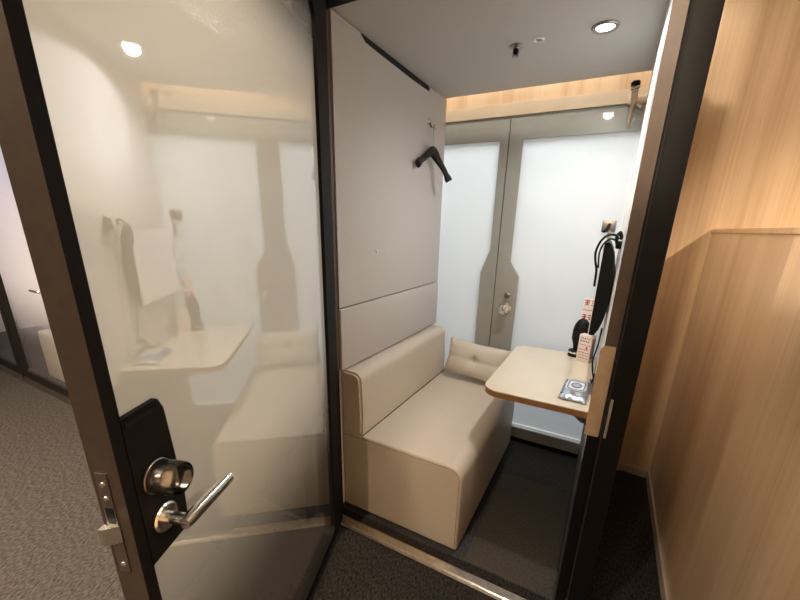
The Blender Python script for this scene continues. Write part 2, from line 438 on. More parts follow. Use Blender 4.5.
# threshold strip and booth floor
bm = bmesh.new()
bm_prism(bm, [(YF-.066, .0005), (YF-.061, .010), (YF-.053, .012), (YF-.022, .012), (YF-.016, .010), (YF-.014, .0005)], 'x', XL-.028, XR+.0295)
ts = struct(obj('trim_3', bm, M['brass'])); tag(ts, 'worn brass threshold strip on the floor across the booth doorway', 'threshold')
struct(box('floor_booth', XL-.028, XR-.005, YF+.03, YW-.02, .0005, .006, M['carpet_booth']))
mt = recenter(box('floor_mat', -.345, XR-.01, YF+.032, 1.93, .0063, .0105, M['mat'], bev=.0015))
tag(mt, 'grey brown mat on the booth floor between the sofa and the right wall', 'mat')

# ------------------------------------------------------------------ open glass door of the booth
TH = math.radians(20)
HX, HY = -.95, 1.14
DM = Matrix(((math.sin(TH), math.cos(TH), 0, HX), (-math.cos(TH), math.sin(TH), 0, HY), (0, 0, 1, 0), (0, 0, 0, 1)))   # (along door, out of its inner face, up)
dr = struct(thing('door_1', 'open frosted glass booth door in a dark frame, swung out on the left', 'door', matrix=DM))
S0, S1 = -.012, .990
bm = bmesh.new()
bm_ring(bm, rect_like(S0, S1, .010, 2.085, 8), rounded(.085, .968, .044, 2.035, .05, 8, (1, .1, 1, 1)), 'y', -.040, .010)
bf = bm
# free edge in a lit copy of the bronze, warm light put into its colour: second slot for the faces looking along +s
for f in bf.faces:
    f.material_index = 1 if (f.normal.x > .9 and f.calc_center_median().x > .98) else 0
obj('door_frame', bf, [M['bronze'], M['bronze_lit']], dr, frame=DM)
p = bmesh.new(); fs = bm_box(p, .075, .970, -.010, -.002, .034, 2.045, 1); fs[3].material_index = 0
bmesh.ops.recalc_face_normals(p, faces=p.faces)
obj('glass_pane', p, [M['door_film'], M['clear']], dr, frame=DM)
# lock case
bm = bmesh.new()
bm_prism(bm, [(.9705, .824), (.9705, 1.107), (.897, 1.110), (.888, 1.088), (.877, .905), (.879, .862), (.890, .832)], 'y', -.0018, .0112)
bmesh.ops.bevel(bm, geom=bm.edges[:], offset=.0012, segments=2, affect='EDGES')
lc = obj('lock_case', bm, M['bronze'], dr, True, frame=DM)
bm = bmesh.new(); bm_box(bm, .902, .966, .0113, .0135, 1.092, 1.102); bmesh.ops.recalc_face_normals(bm, faces=bm.faces)
obj('cover_lip', bm, M['black'], lc, frame=DM)
# thumb turn under a clear cover
tt = bmesh.new(); CS, CZ = .930, .981
bm_lathe(tt, [(0, .012), (.030, .012), (.030, .016), (.027, .018), (.027, .0185), (0, .0185)], (CS, 0, CZ), (0, 1, 0), 32)
tb = obj('thumb_turn', tt, M['steel'], dr, True, frame=DM)
tt = bmesh.new(); bm_lathe(tt, [(0, .018), (.021, .018), (.019, .034), (.0, .035)], (CS, 0, CZ), (0, 1, 0), 24)
bm_box(tt, CS-.004, CS+.004, .0345, .050, CZ-.018, CZ+.018)
bmesh.ops.recalc_face_normals(tt, faces=tt.faces)
obj('turn_knob', tt, M['chrome'], tb, True, frame=DM)
tt = bmesh.new()
bm_lathe(tt, [(.0285, .016), (.0285, .058), (.0265, .061), (.0, .062), (0, .0595), (.0255, .0585), (.0265, .056), (.0265, .016), (.0285, .016)], (CS, 0, CZ), (0, 1, 0), 36)
obj('clear_cover', tt, M['plastic_clear'], tb, True, frame=DM, label='clear plastic emergency cover')
# lever handle
lh = bmesh.new(); LS, LZ = .933, .898
bm_lathe(lh, [(0, .012), (.026, .012), (.026, .018), (.023, .021), (.012, .022), (.012, .0222), (0, .0222)], (LS, 0, LZ), (0, 1, 0), 32)
lv = obj('lever_handle', lh, M['chrome'], dr, True, frame=DM)
lh = bmesh.new()
bm_lathe(lh, [(0, .021), (.0105, .021), (.0105, .066), (.0, .068)], (LS, 0, LZ), (0, 1, 0), 20)
obj('lever_neck', lh, M['chrome'], lv, True, frame=DM)
lh = bmesh.new()
bm_tube(lh, [(LS+.010, .061, LZ), (LS-.004, .061, LZ), (LS-.05, .0615, LZ+.001), (LS-.098, .062, LZ+.001), (LS-.116, .062, LZ+.0015)], [.0115, .013, .0130, .0125, .0115], 16, flat=(1.0, .85))
obj('lever_grip', lh, M['chrome'], lv, True, frame=DM)
# latch plate in the free edge
bm = bmesh.new(); bm_box(bm, S1+.0002, S1+.002, -.031, -.011, .832, 1.026); bmesh.ops.recalc_face_normals(bm, faces=bm.faces)
lp = obj('latch_plate', bm, M['steel'], dr, frame=DM)
bm = bmesh.new(); bm_prism(bm, [(S1+.002, -.037), (S1+.014, -.037), (S1+.014, -.030), (S1+.002, -.010)], 'z', .896, .928)
obj('latch_bolt', bm, M['chrome'], lp, frame=DM, label='bright slanted latch bolt')
for z in (1.006, .980, .848):
    bm = bmesh.new(); bm_lathe(bm, [(0, .002), (.0045, .002), (.004, .0035), (0, .0036)], (S1, -.021, z), (1, 0, 0), 14)
    obj('screw', bm, M['brass'], lp, True, frame=DM)
bm = bmesh.new(); bm_box(bm, S1+.002, S1+.0028, -.027, -.014, .932, .962); bmesh.ops.recalc_face_normals(bm, faces=bm.faces)
obj('bolt_slot', bm, M['black'], lp, frame=DM)
for z in (1.93, .62):
    bm = bmesh.new(); bm_lathe(bm, [(0, 0), (.007, 0), (.007, .12), (0, .12)], (-.022, -.004, z-.06), (0, 0, 1), 14)
    obj('hinge', bm, M['steel'], dr, True, frame=DM)

# ------------------------------------------------------------------ sofa
so = thing('bench_sofa', 'beige leatherette bench sofa along the grey panelled wall', 'sofa', (-.69, 1.76, .006))
SX0, SX1, SY0, SY1, SZ = XL-.020, -.387, 1.252, YB-.02, .44
bm = bmesh.new(); bm_box(bm, SX0, SX1, SY0, SY1, .014, SZ); bmesh.ops.recalc_face_normals(bm, faces=bm.faces)
ed = [e for e in bm.edges if all(abs(v.co.z-SZ) < 1e-4 for v in e.verts) and (all(abs(v.co.x-SX1) < 1e-4 for v in e.verts))]
bmesh.ops.bevel(bm, geom=ed, offset=.06, segments=6, affect='EDGES', profile=.5)
ed = [e for e in bm.edges if e.calc_length() > 0 and all(abs(v.co.y-SY0) < 1e-4 for v in e.verts)] + [e for e in bm.edges if all(abs(v.co.z-.014) < 1e-4 for v in e.verts) and not all(abs(v.co.y-SY0) < 1e-4 for v in e.verts)]
bmesh.ops.bevel(bm, geom=ed, offset=.012, segments=3, affect='EDGES', profile=.5)
seat = obj('seat_base', bm, M['leather'], so, True)
# piping that outlines the front end panel
prof = [(SX0+.01, SZ-.012), (SX1-.06, SZ-.012)] + [(SX1-.06+.048*math.sin(a*PI/12), SZ-.06+.048*math.cos(a*PI/12)) for a in range(1, 7)] + [(SX1-.012, .03)]
bm = bmesh.new(); bm_tube(bm, [(x, SY0+.0012, z) for x, z in prof], .0022, 8)
obj('piping', bm, M['leather_dark'], seat, True)
# backrest, rounded along its top front edge
bx1 = -.893
prof = [(SX0, SZ+.001), (bx1, SZ+.001), (bx1+.002, .56), (bx1-.004, .70)]
prof += [(bx1-.046+.042*math.cos(a*PI/12), .714+.042*math.sin(a*PI/12)) for a in range(0, 7)] + [(SX0, .757)]
bm = bmesh.new(); bm_prism(bm, prof, 'y', SY0, SY1)
ed = [e for e in bm.edges if all(abs(v.co.y-SY0) < 1e-4 for v in e.verts)] + [e for e in bm.edges if all(abs(v.co.y-SY1) < 1e-4 for v in e.verts)]
bmesh.ops.bevel(bm, geom=ed, offset=.010, segments=3, affect='EDGES')
back = obj('backrest', bm, M['leather'], so, True)
bm = bmesh.new(); bm_tube(bm, [(bx1+.001, SY0+.01, SZ+.001), (bx1+.001, SY1-.01, SZ+.001)], .0028, 8)
obj('seam', bm, M['black_soft'], back, True, label='dark seam between backrest and seat')
box('plinth', SX0+.02, SX1-.05, SY0+.05, SY1-.02, .0062, .0138, M['black_soft'], so)

# tufted cushion at the far end of the seat
cu = thing('cushion', 'beige tufted cushion on the far end of the sofa seat against the glass', 'cushion', (-.64, 2.14, SZ))
NX, NY = 28, 18
W, H, T = .425, .235, .058
CM = Matrix.Translation((-.650, 2.19, SZ+.132)) @ Matrix.Rotation(math.radians(-6), 4, 'Z') @ Matrix.Rotation(math.radians(2), 4, 'Y') @ Matrix.Rotation(math.radians(72), 4, 'X')
bm = bmesh.new()
grid = {}
for side in (1, -1):
    for i in range(NX+1):
        for j in range(NY+1):
            u = i/NX*2-1; v = j/NY*2-1
            edge = abs(u) > .999 or abs(v) > .999
            if side < 0 and edge: grid[(side, i, j)] = grid[(1, i, j)]; continue
            h = (max(0, 1-u**4)*max(0, 1-v**4))**.55
            for bu in (0,):
                h *= 1 - .55*math.exp(-(((u-bu)*W/.05)**2 + (v*H/.05)**2)) if side > 0 else 1
            h *= 1 - .10*math.exp(-(v*H/.02)**2)
            px = u*W/2*(1 - .06*(1-abs(v))*abs(u)**3*1.0); py = v*H/2*(1 - .08*(1-abs(u))*abs(v)**3)
            grid[(side, i, j)] = bm.verts.new((px, py, side*T*h))
for side in (1, -1):
    for i in range(NX):
        for j in range(NY):
            q = [grid[(side, i, j)], grid[(side, i+1, j)], grid[(side, i+1, j+1)], grid[(side, i, j+1)]]
            bm.faces.new(q if side > 0 else q[::-1])
bmesh.ops.recalc_face_normals(bm, faces=bm.faces)
obj('cushion_body', bm, M['cushion'], cu, True, frame=CM, angle=80)
for bu in (0,):
    bm = bmesh.new(); bm_lathe(bm, [(0, -.002), (.010, -.001), (.010, .003), (.006, .006), (0, .0065)], (bu*W/2, 0, T*.42), (0, 0, 1), 16)
    obj('button', bm, M['cushion'], cu, True, frame=CM)

# ------------------------------------------------------------------ wall table
TZ = .71
tb = thing('wall_table', 'pale maple table with rounded corners fixed to the right booth wall', 'table', (-.2, 1.89, TZ-.03))
out = rounded(-.412, XR-.0045, 1.505, YB-.005, .075, 8, (1, 0, 0, 1))
bm = bmesh.new(); bm_prism(bm, out, 'z', TZ-.004, TZ)
obj('tabletop', bm, M['table_top'], tb)
bm = bmesh.new(); bm_prism(bm, out, 'z', TZ-.030, TZ-.0042)
obj('edge_band', bm, M['table_edge'], tb, True, label='orange brown table edge')
for y0 in (1.80, 2.10):
    bm = bmesh.new(); bm_prism(bm, [(XR-.0046, TZ-.031), (-.22, TZ-.031), (-.22, TZ-.045), (XR-.02, TZ-.20), (XR-.0046, TZ-.20)], 'y', y0, y0+.025)
    obj('bracket', bm, M['grey_metal'], tb)

# wet wipe pack
pk = thing('wet_wipe_pack', 'silver and blue foil wet wipe pack on the near right corner of the table', 'wipes pack', (-.035, 1.70, TZ))
PM = Matrix.Translation((-.034, 1.685, TZ+.001)) @ Matrix.Rotation(math.radians(-3), 4, 'Z')
bm = bmesh.new(); NX, NY = 14, 20; g = {}
PW, PL, PT = .112, .235, .020
for side in (1, 0):
    for i in range(NX+1):
        for j in range(NY+1):
            u = i/NX*2-1; v = j/NY*2-1
            e = abs(u) > .999 or abs(v) > .999
            if side == 0 and e: g[(0, i, j)] = g[(1, i, j)]; continue
            h = (max(0, 1-u**6)*max(0, 1-v**6))**.7
            z = .006 + (PT*h*(1 + .10*math.sin(7*u+4*v) + .08*math.sin(11*v)) if side else -.005*h)
            if abs(v) > .9: z += .0025*math.sin(i*1.9)
            g[(side, i, j)] = bm.verts.new((u*PW/2, v*PL/2 + (.003*math.sin(i*1.3) if abs(v) > .99 else 0), z))
for side in (1, 0):
    for i in range(NX):
        for j in range(NY):
            q = [g[(side, i, j)], g[(side, i+1, j)], g[(side, i+1, j+1)], g[(side, i, j+1)]]
            bm.faces.new(q if side else q[::-1])
bmesh.ops.recalc_face_normals(bm, faces=bm.faces)
obj('foil_pouch', bm, M['foil'], pk, True, frame=PM, angle=60)
zt = .006+PT
bm = bmesh.new(); bm_prism(bm, rounded(-.041, .041, -.055, .065, .02, 5), 'z', zt+.0005, zt+.0030); lab = obj('lid_sticker', bm, M['foil_white'], pk, frame=PM)
bm = bmesh.new(); bm_ring(bm, rounded(-.036, .036, -.049, .059, .018, 5), rounded(-.031, .031, -.042, .052, .015, 5), 'z', zt+.0031, zt+.0036); obj('printed_border', bm, M['foil_blue'], lab, frame=PM)
bm = bmesh.new(); bm_prism(bm, [(.022*math.cos(a*PI/14), .005+.032*math.sin(a*PI/14)) for a in range(28)], 'z', zt+.0031, zt+.0036); obj('printed_disc', bm, M['foil_blue'], lab, frame=PM)
bm = bmesh.new()
for k, (w, y) in enumerate(((.013, .018), (.016, .005), (.012, -.008))): bm_box(bm, -w, w, y-.003, y+.003, zt+.0037, zt+.004)
obj('printed_lettering', bm, M['foil_white'], lab, frame=PM)
bm = bmesh.new(); bm_box(bm, -.052, -.044, -.09, .08, zt-.010, zt-.004); obj('printed_stripe', bm, M['foil_blue'], pk, frame=PM)

# pink box with printing
bx = thing('carton', 'small pale pink printed carton standing on the table below the monitor', 'box', (-.04, 2.19, TZ))
BM_ = Matrix.Translation((-.030, 2.158, TZ+.0005)) @ Matrix.Rotation(math.radians(-24), 4, 'Z')
bm = bm_rbox(-.036, .036, -.022, .022, 0, .150, .0015, 2)
random.seed(3)
for r_, z in enumerate((.128, .112, .094, .066, .05, .034, .018)):      # rows of printing, part of the carton's own surface
    x = -.028
    while x < .024:
        w = random.uniform(.004, .011)
        bm_box(bm, x, x+w, -.0224, -.0219, z, z+(.008 if r_ < 2 else .004), 1); x += w+random.uniform(.003, .006)
obj('carton_body', bm, [M['pink'], M['ink']], bx, True, frame=BM_)
bm = bmesh.new(); bm_box(bm, .0361, .0366, -.018, .018, .02, .135); obj('side_print', bm, M['pink_dark'], bx, frame=BM_)
bm = bmesh.new(); bm_prism(bm, rounded(-.012, .012, -.022, .022, .01, 5), 'y', -.0007, 0)
bm.transform(Matrix.Translation((.014, -.0221, .08)) @ Matrix.Scale(.45, 4)); obj('printed_mark', bm, M['red'], bx, frame=BM_)

# black rounded device behind the carton
dv = thing('desk_device', 'black rounded device on a silver rimmed base beside the pink carton', 'device', (-.083, 2.23, TZ))
bm = bmesh.new()
bm_lathe(bm, [(0, .0005), (.036, .0005), (.037, .004), (.037, .032), (.034, .036), (.0, .036)], (-.084, 2.222, TZ), (0, 0, 1), 28)
dbase = obj('device_base', bm, M['black'], dv, True)
bm = bmesh.new(); bm_lathe(bm, [(.0372, .020), (.0385, .022), (.0385, .029), (.0372, .031)], (-.084, 2.222, TZ), (0, 0, 1), 28)
obj('rim', bm, M['chrome'], dbase, True, label='silver rim')
bm = bmesh.new()
bm_tube(bm, [(-.084, 2.225, TZ+.036), (-.083, 2.225, TZ+.065), (-.080, 2.225, TZ+.10), (-.074, 2.225, TZ+.145), (-.068, 2.225, TZ+.18), (-.062, 2.225, TZ+.205), (-.058, 2.225, TZ+.215), (-.057, 2.225, TZ+.219)], [.014, .018, .034, .040, .039, .030, .017, .004], 20, flat=(1, .8))
obj('device_head', bm, M['black'], dv, True)

# red and white card standing behind
cd = thing('notice_card', 'white card with red lettering standing behind the pink carton', 'card', (-.045, 2.245, TZ))
KM = Matrix.Translation((-.070, 2.262, TZ+.001)) @ Matrix.Rotation(math.radians(3), 4, 'Z') @ Matrix.Rotation(math.radians(4), 4, 'Y')
bm = bmesh.new(); bm_box(bm, -.034, .034, -.001, .001, 0, .335); bmesh.ops.recalc_face_normals(bm, faces=bm.faces); obj('card_sheet', bm, M['paper'], cd, frame=KM)
bm = bmesh.new()
random.seed(11)
def glyph(bm, cx, cz, s):
    for k in range(5):
        if k < 3:
            z = cz + s*(-.4+.4*k); w = s*random.uniform(.3, .5)
            bm_box(bm, cx-w, cx+w, -.0016, -.0011, z-.003, z+.003)
        else:
            x = cx + s*random.uniform(-.35, .35)
            bm_box(bm, x-.003, x+.003, -.0016, -.0011, cz-s*.5, cz+s*.5)
for z in (.305, .225): 
    for x in (-.017, .017): glyph(bm, x, z, .028)
bm_box(bm, -.030, .030, -.0016, -.0011, .262, .266)
obj('red_lettering', bm, M['red'], cd, frame=KM)

# ------------------------------------------------------------------ monitor on the right wall
mo = thing('monitor', 'black monitor mounted on the right booth wall above the table, seen from its edge', 'monitor', (0, 1.95, 1.165))
MM = Matrix.Translation((-.025, 1.95, 1.165)) @ Matrix.Rotation(math.radians(.15), 4, 'Z')
MW, MH = .24, .192
bm = bmesh.new()
NJ = 14; NI = 16; g = {}
for i in range(NI+1):
    for j in range(NJ+1):
        u = i/NI*2-1; v = j/NJ*2-1
        d = .020 + .036*(1-.15*u**6)*max(0, 1-abs(v)**3.2)**.8
        g[(i, j)] = (bm.verts.new((0, u*MW, v*MH)), bm.verts.new((d, u*MW, v*MH)))
for i in range(NI):
    for j in range(NJ):
        for s in (0, 1):
            q = [g[(i, j)][s], g[(i+1, j)][s], g[(i+1, j+1)][s], g[(i, j+1)][s]]
            bm.faces.new(q)
for i in range(NI):
    for j in (0, NJ): bm.faces.new((g[(i, j)][0], g[(i, j)][1], g[(i+1, j)][1], g[(i+1, j)][0]))
for j in range(NJ):
    for i in (0, NI): bm.faces.new((g[(i, j)][0], g[(i, j)][1], g[(i, j+1)][1], g[(i, j+1)][0]))
bmesh.ops.recalc_face_normals(bm, faces=bm.faces)
obj('monitor_shell', bm, M['black'], mo, True, frame=MM)
bm = bmesh.new(); bm_ring(bm, rect_like(-MW, MW, -MH, MH, 4), rounded(-MW+.008, MW-.008, -MH+.008, MH-.008, .001, 4), 'x', -.003, -.0002)
obj('bezel', bm, M['white'], mo, frame=MM, label='pale bezel')
bm = bmesh.new(); bm_box(bm, -.0022, -.0003, -MW+.0085, MW-.0085, -MH+.0085, MH-.0085); bmesh.ops.recalc_face_normals(bm, faces=bm.faces)
obj('screen', bm, M['screen'], mo, frame=MM, label='lit pale screen')
bm = bmesh.new(); bm_box(bm, .045, .0575, -.05, .05, -.05, .05); bmesh.ops.recalc_face_normals(bm, faces=bm.faces)
obj('wall_mount', bm, M['steel'], mo, frame=MM)

cbl = bmesh.new()
bm_tube(cbl, smooth_path([(0.0215, 1.7200, 1.3731), (0.0065, 1.6920, 1.3871), (-0.0194, 1.6850, 1.3849), (-0.0409, 1.6800, 1.3591), (-0.0506, 1.6780, 1.3192), (-0.0452, 1.6760, 1.2815), (-0.0366, 1.6760, 1.2492), (-0.0345, 1.6760, 1.1846)]), .0045, 8)
cable = recenter(obj('cable', cbl, M['black'], None, True)); tag(cable, 'black cable looped over the near top corner of the monitor', 'cable')
cbl = bmesh.new()
bm_tube(cbl, smooth_path([(0.0194, 1.7100, 1.3634), (-0.0054, 1.6880, 1.3720), (-0.0280, 1.6800, 1.3526), (-0.0366, 1.6770, 1.3192), (-0.0345, 1.6720, 1.2815), (-0.0312, 1.6700, 1.2599)]), .0035, 8)
cable = recenter(obj('cable', cbl, M['black'], None, True)); tag(cable, 'shorter black cable inside the longer loop at the monitor corner', 'cable')
pg = thing('cable_plug', 'black cable plugs bunched on the wall behind the monitor top', 'plug', (0.0216, 1.6500, 1.3569))
bm = bm_rbox(.014, .0335, 1.62, 1.67, 1.338, 1.366, .004); obj('plug_body', bm, M['black'], pg, True)
for k, (y, z) in enumerate(((1.615, 1.383), (1.65, 1.376))):
    bm = bmesh.new(); bm_tube(bm, smooth_path([(.020, y, z-.03), (.012, y-.01, z), (.022, y+.01, z+.015), (.031, y+.01, z-.005)]), .005, 8); obj('plug_lead', bm, M['black'], pg, True)
cbl = bmesh.new()
bm_tube(cbl, smooth_path([(0.0236, 1.7800, 0.9925), (0.0193, 1.7200, 0.9270), (0.0108, 1.7000, 0.8620), (0.0237, 1.6900, 0.7972), (0.0279, 1.7800, 0.7752), (0.0240, 1.8000, 0.7250), (0.0180, 1.9000, 0.7060)]), .0035, 8)
cable = recenter(obj('cable', cbl, M['black'], None, True)); tag(cable, 'black cable hanging from the monitor underside down to the table', 'cable')

# metal plate on the glass above the monitor
wp = thing('wall_plate', 'small grey metal plate with dark hook on the glass above the monitor', 'plate', (-.03, YW-.02, 1.38))
bm = bm_rbox(-.062, .004, YW-.022, YW-.0085, 1.395, 1.455, .003); obj('plate', bm, M['steel'], wp, True)
bm = bmesh.new(); bm_tube(bm, smooth_path([(-.025, YW-.022, 1.435), (-.028, YW-.05, 1.432), (-.038, YW-.055, 1.405), (-.052, YW-.05, 1.398)]), .007, 8); obj('hook', bm, M['black'], wp, True)
bm = bmesh.new(); bm_tube(bm, [(-.022, YW-.03, 1.40), (-.016, YW-.03, 1.34), (-.012, YW-.03, 1.30)], [.010, .012, .006], 10); obj('hanging_tab', bm, M['chrome'], wp, True)

# swivel bracket high up in the right corner
sb = thing('swivel_bracket', 'small metal bracket with dark swivel head under the ceiling beside the right wall', 'bracket', (-.03, YW-.03, 2.0))
bm = bmesh.new(); bm_lathe(bm, [(0, 0), (.018, .002), (.020, .01), (.020, .030), (.014, .036), (0, .037)], (-.022, YW-.05, 2.045), (-.1, -.15, 1), 20); obj('swivel_head', bm, M['black'], sb, True)
bm = bmesh.new(); bm_lathe(bm, [(.0205, .004), (.0225, .006), (.0225, .012), (.0205, .014)], (-.022, YW-.05, 2.043), (-.1, -.15, 1), 20); obj('collar', bm, M['chrome'], sb, True, label='silver collar')
bm = bmesh.new(); bm_tube(bm, [(-.022, YW-.048, 2.044), (-.020, YW-.042, 2.02), (-.018, YW-.036, 2.005)], .014, 12); obj('neck', bm, M['beige'], sb, True)
bm = bmesh.new(); bm_tube(bm, [(-.018, YW-.036, 2.012), (.004, YW-.03, 1.985), (.022, YW-.03, 1.97)], .009, 10); bm_tube(bm, [(-.018, YW-.036, 2.006), (-.024, YW-.03, 1.96), (-.026, YW-.02, 1.90)], [.010, .009, .007], 10); obj('arm', bm, M['beige'], sb, True)
bm = bm_rbox(-.045, .03, YW-.022, YW-.0125, 1.99, 2.025, .003); obj('foot_plate', bm, M['beige'], sb, True)

# ------------------------------------------------------------------ coat hook and hanger
hk = thing('coat_hook', 'small silver hook on the grey panel holding the coat hanger', 'hook', (XL+.01, 2.05, 1.93))
bm = bmesh.new(); bm_lathe(bm, [(0, .0005), (.016, .0005), (.017, .003), (.014, .006), (0, .0065)], (XL, 2.05, 1.945), (1, 0, 0), 20); obj('hook_plate', bm, M['chrome'], hk, True)
bm = bmesh.new(); bm_tube(bm, smooth_path([(XL+.005, 2.05, 1.94), (XL+.012, 2.05, 1.918), (XL+.026, 2.05, 1.910), (XL+.035, 2.05, 1.925)]), .004, 8); obj('hook_arm', bm, M['steel'], hk, True)
st = bmesh.new(); bm_lathe(st, [(0, .0005), (.008, .0005), (.007, .006), (0, .0075)], (XL, 1.52, 1.28), (1, 0, 0), 16)
st = recenter(obj('wall_stud', st, M['white'], None, True)); tag(st, 'tiny white stud on the grey panel below the coat hanger', 'stud')
ha = thing('coat_hanger', 'dark walnut coat hanger hanging from the hook on the grey panel', 'hanger', (XL+.03, 2.05, 1.80))
bm = bmesh.new()
hc = Vector((XL+.026, 2.05, 1.912))
pts = [hc+Vector((.006, .012, -.012)), hc+Vector((.004, .016, .004)), hc+Vector((0, .008, .012)), hc+Vector((-.001, -.008, .008)), hc+Vector((.002, -.012, -.012)), hc+Vector((.004, 0, -.035)), hc+Vector((.005, 0, -.115))]
bm_tube(bm, smooth_path(pts), .0022, 8); obj('hanger_hook', bm, M['chrome'], ha, True)
bm = bmesh.new()
a = hc+Vector((.005, 0, -.128))
HD = Vector((.62, .78, 0)).normalized()      # direction of the far arm
e1 = Vector((-.872, 2.10, 1.645)); e0 = Vector((-.955, 1.865, 1.708))
path = smooth_path([e0, e0.lerp(a, .35)+Vector((0, 0, .008)), e0.lerp(a, .8)+Vector((0, 0, .016)), a+Vector((0, 0, .006)), a.lerp(e1, .25)+Vector((0, 0, .006)), a.lerp(e1, .65)+Vector((0, 0, .010)), e1], 5)
n = len(path); rs = [.016 + .013*math.exp(-((k/(n-1)-.5)/.2)**2) + (.006 if k < 3 or k > n-4 else 0) for k in range(n)]
bm_tube(bm, path, rs, 14, flat=(1.0, .62)); obj('hanger_arms', bm, M['hanger'], ha, True)

# ------------------------------------------------------------------ ceiling fittings of the booth
dl = thing('ceiling_downlight', 'bright round recessed downlight in the grey booth ceiling', 'ceiling light', (-.150, 1.755, ZC))
bm = bmesh.new(); bm_lathe(bm, [(.030, -.0005), (.046, -.0005), (.047, -.003), (.044, -.007), (.034, -.006), (.030, -.0005)], (-.150, 1.755, ZC), (0, 0, 1), 36); obj('trim_ring', bm, M['steel'], dl, True)
bm = bmesh.new(); bm_lathe(bm, [(0, -.003), (.0335, -.003), (.0335, -.0008), (0, -.0008)], (-.150, 1.755, ZC), (0, 0, 1), 36); obj('lens', bm, M['lamp_white'], dl, True, label='glowing white lens')
sp = thing('sprinkler', 'dark sprinkler head hanging from the grey booth ceiling', 'sprinkler', (-.475, 1.775, ZC))
bm = bmesh.new(); bm_lathe(bm, [(0, .001), (.026, .001), (.025, -.004), (.012, -.010), (.011, -.012), (0, -.012)], (-.475, 1.775, ZC), (0, 0, 1), 24); obj('escutcheon', bm, M['steel'], sp, True)
bm = bmesh.new(); bm_lathe(bm, [(0, -.012), (.011, -.012), (.012, -.026), (.007, -.030), (0, -.030)], (-.475, 1.775, ZC), (0, 0, 1), 16); obj('sprinkler_body', bm, M['black'], sp, True)
bm = bmesh.new(); bm_lathe(bm, [(0, -.036), (.014, -.036), (.014, -.038), (0, -.039)], (-.475, 1.775, ZC), (0, 0, 1), 16)
for s in (-1, 1): bm_tube(bm, [(-.475+s*.007, 1.775, ZC-.028), (-.475+s*.009, 1.775, ZC-.033), (-.475+s*.005, 1.775, ZC-.037)], .002, 6)
obj('deflector', bm, M['steel'], sp, True)
sn = thing('ceiling_sensor', 'small white rimmed round sensor between sprinkler and downlight', 'sensor', (-.383, 1.755, ZC))
bm = bmesh.new(); bm_lathe(bm, [(.013, -.0005), (.022, -.0005), (.022, -.003), (.016, -.005), (.013, -.003), (.013, -.0005)], (-.383, 1.755, ZC), (0, 0, 1), 28); obj('sensor_ring', bm, M['white'], sn, True)
bm = bmesh.new(); bm_lathe(bm, [(0, -.004), (.008, -.0035), (.013, -.0005), (0, -.0005)], (-.383, 1.755, ZC), (0, 0, 1), 20); obj('sensor_eye', bm, M['steel'], sn, True)

# ------------------------------------------------------------------ wooden partition on the right
pa = thing('wood_partition', 'low oak partition standing right of the booth', 'partition', (.47, 1.0, 0))
PX0, PX1, PY0, PY1, PZ = .42, .475, -1.6, YW-.003, 1.425
bm = bmesh.new(); bm_box(bm, PX0, PX1, PY0, PY1, .001, PZ-.02); bmesh.ops.recalc_face_normals(bm, faces=bm.faces); obj('panel', bm, M['wood_part'], pa)
bm = bm_rbox(PX0-.006, PX1+.006, PY0, PY1, PZ-.0195, PZ, .004); obj('cap', bm, M['wood_cap'], pa, True)
box('skirting', PX0-.010, PX0-.0005, PY0, PY1, .001, .055, M['skirting'], pa)

# ------------------------------------------------------------------ neighbouring booth fronts on the left
YN = 1.06
def neighbour(name, x0, x1, label):
    d = struct(thing(name, label, 'door', ((x0+x1)/2, YN, 0)))
    bm = bmesh.new(); bm_ring(bm, rect_like(x0, x1, .012, 2.10, 6), rounded(x0+.10, x1-.06, .115, 2.04, .03, 6), 'y', YN, YN+.045)
    obj('door_frame', bm, M['bronze'], d)
    p = bmesh.new(); film_pane(p, x0+.09, x1-.05, YN+.015, YN+.023, .105, 2.05); obj('glass_pane', p, [M['neigh_film'], M['clear']], d)
    h = bmesh.new(); bm_tube(h, smooth_path([(x1-.04, YN, .90), (x1-.04, YN-.05, .90), (x1-.08, YN-.058, .90), (x1-.16, YN-.058, .90)]), .009, 10); obj('lever_handle', h, M['chrome'], d, True)
    box('bottom_rail', x0, x1, YN-.006, YN-.0005, .012, .05, M['steel'], d, label='pale metal foot rail')
    return d
neighbour('door_4', -4.335, -3.32, 'frosted glass door of the next booth, beyond the open door on the left')
neighbour('door_5', -5.42, -4.39, 'frosted glass booth door at the far left edge, cut off by the frame')
bm = bmesh.new()
for x0, x1 in ((-6.5, -5.425), (-4.386, -4.339), (-3.316, -1.09)): bm_box(bm, x0, x1, YN+.005, YN+.05, 0, 2.10)
bm_box(bm, -6.5, -1.09, YN+.005, YN+.05, 2.104, 2.2)
bmesh.ops.recalc_face_normals(bm, faces=bm.faces)
struct(obj('wall_booth_row', bm, M['bronze']))
struct(box('wall_neighbour_back', -6.5, -1.1, 2.0, 2.05, 0, 2.2, M['white']))
nb = thing('bench_sofa', 'beige bench sofa blurred behind the frosted door of the next booth', 'sofa', (-3.8, 1.75, 0))
obj('seat_base', bm_rbox(-4.30, -3.45, 1.20, 1.98, .002, .44, .03), M['leather'], nb, True)
obj('backrest', bm_rbox(-4.30, -3.45, 1.86, 1.98, .441, .78, .03), M['leather'], nb, True)
struct(box('trim_4', -6.5, -1.09, YN-.012, YN+.05, 0.0005, .011, M['steel']))

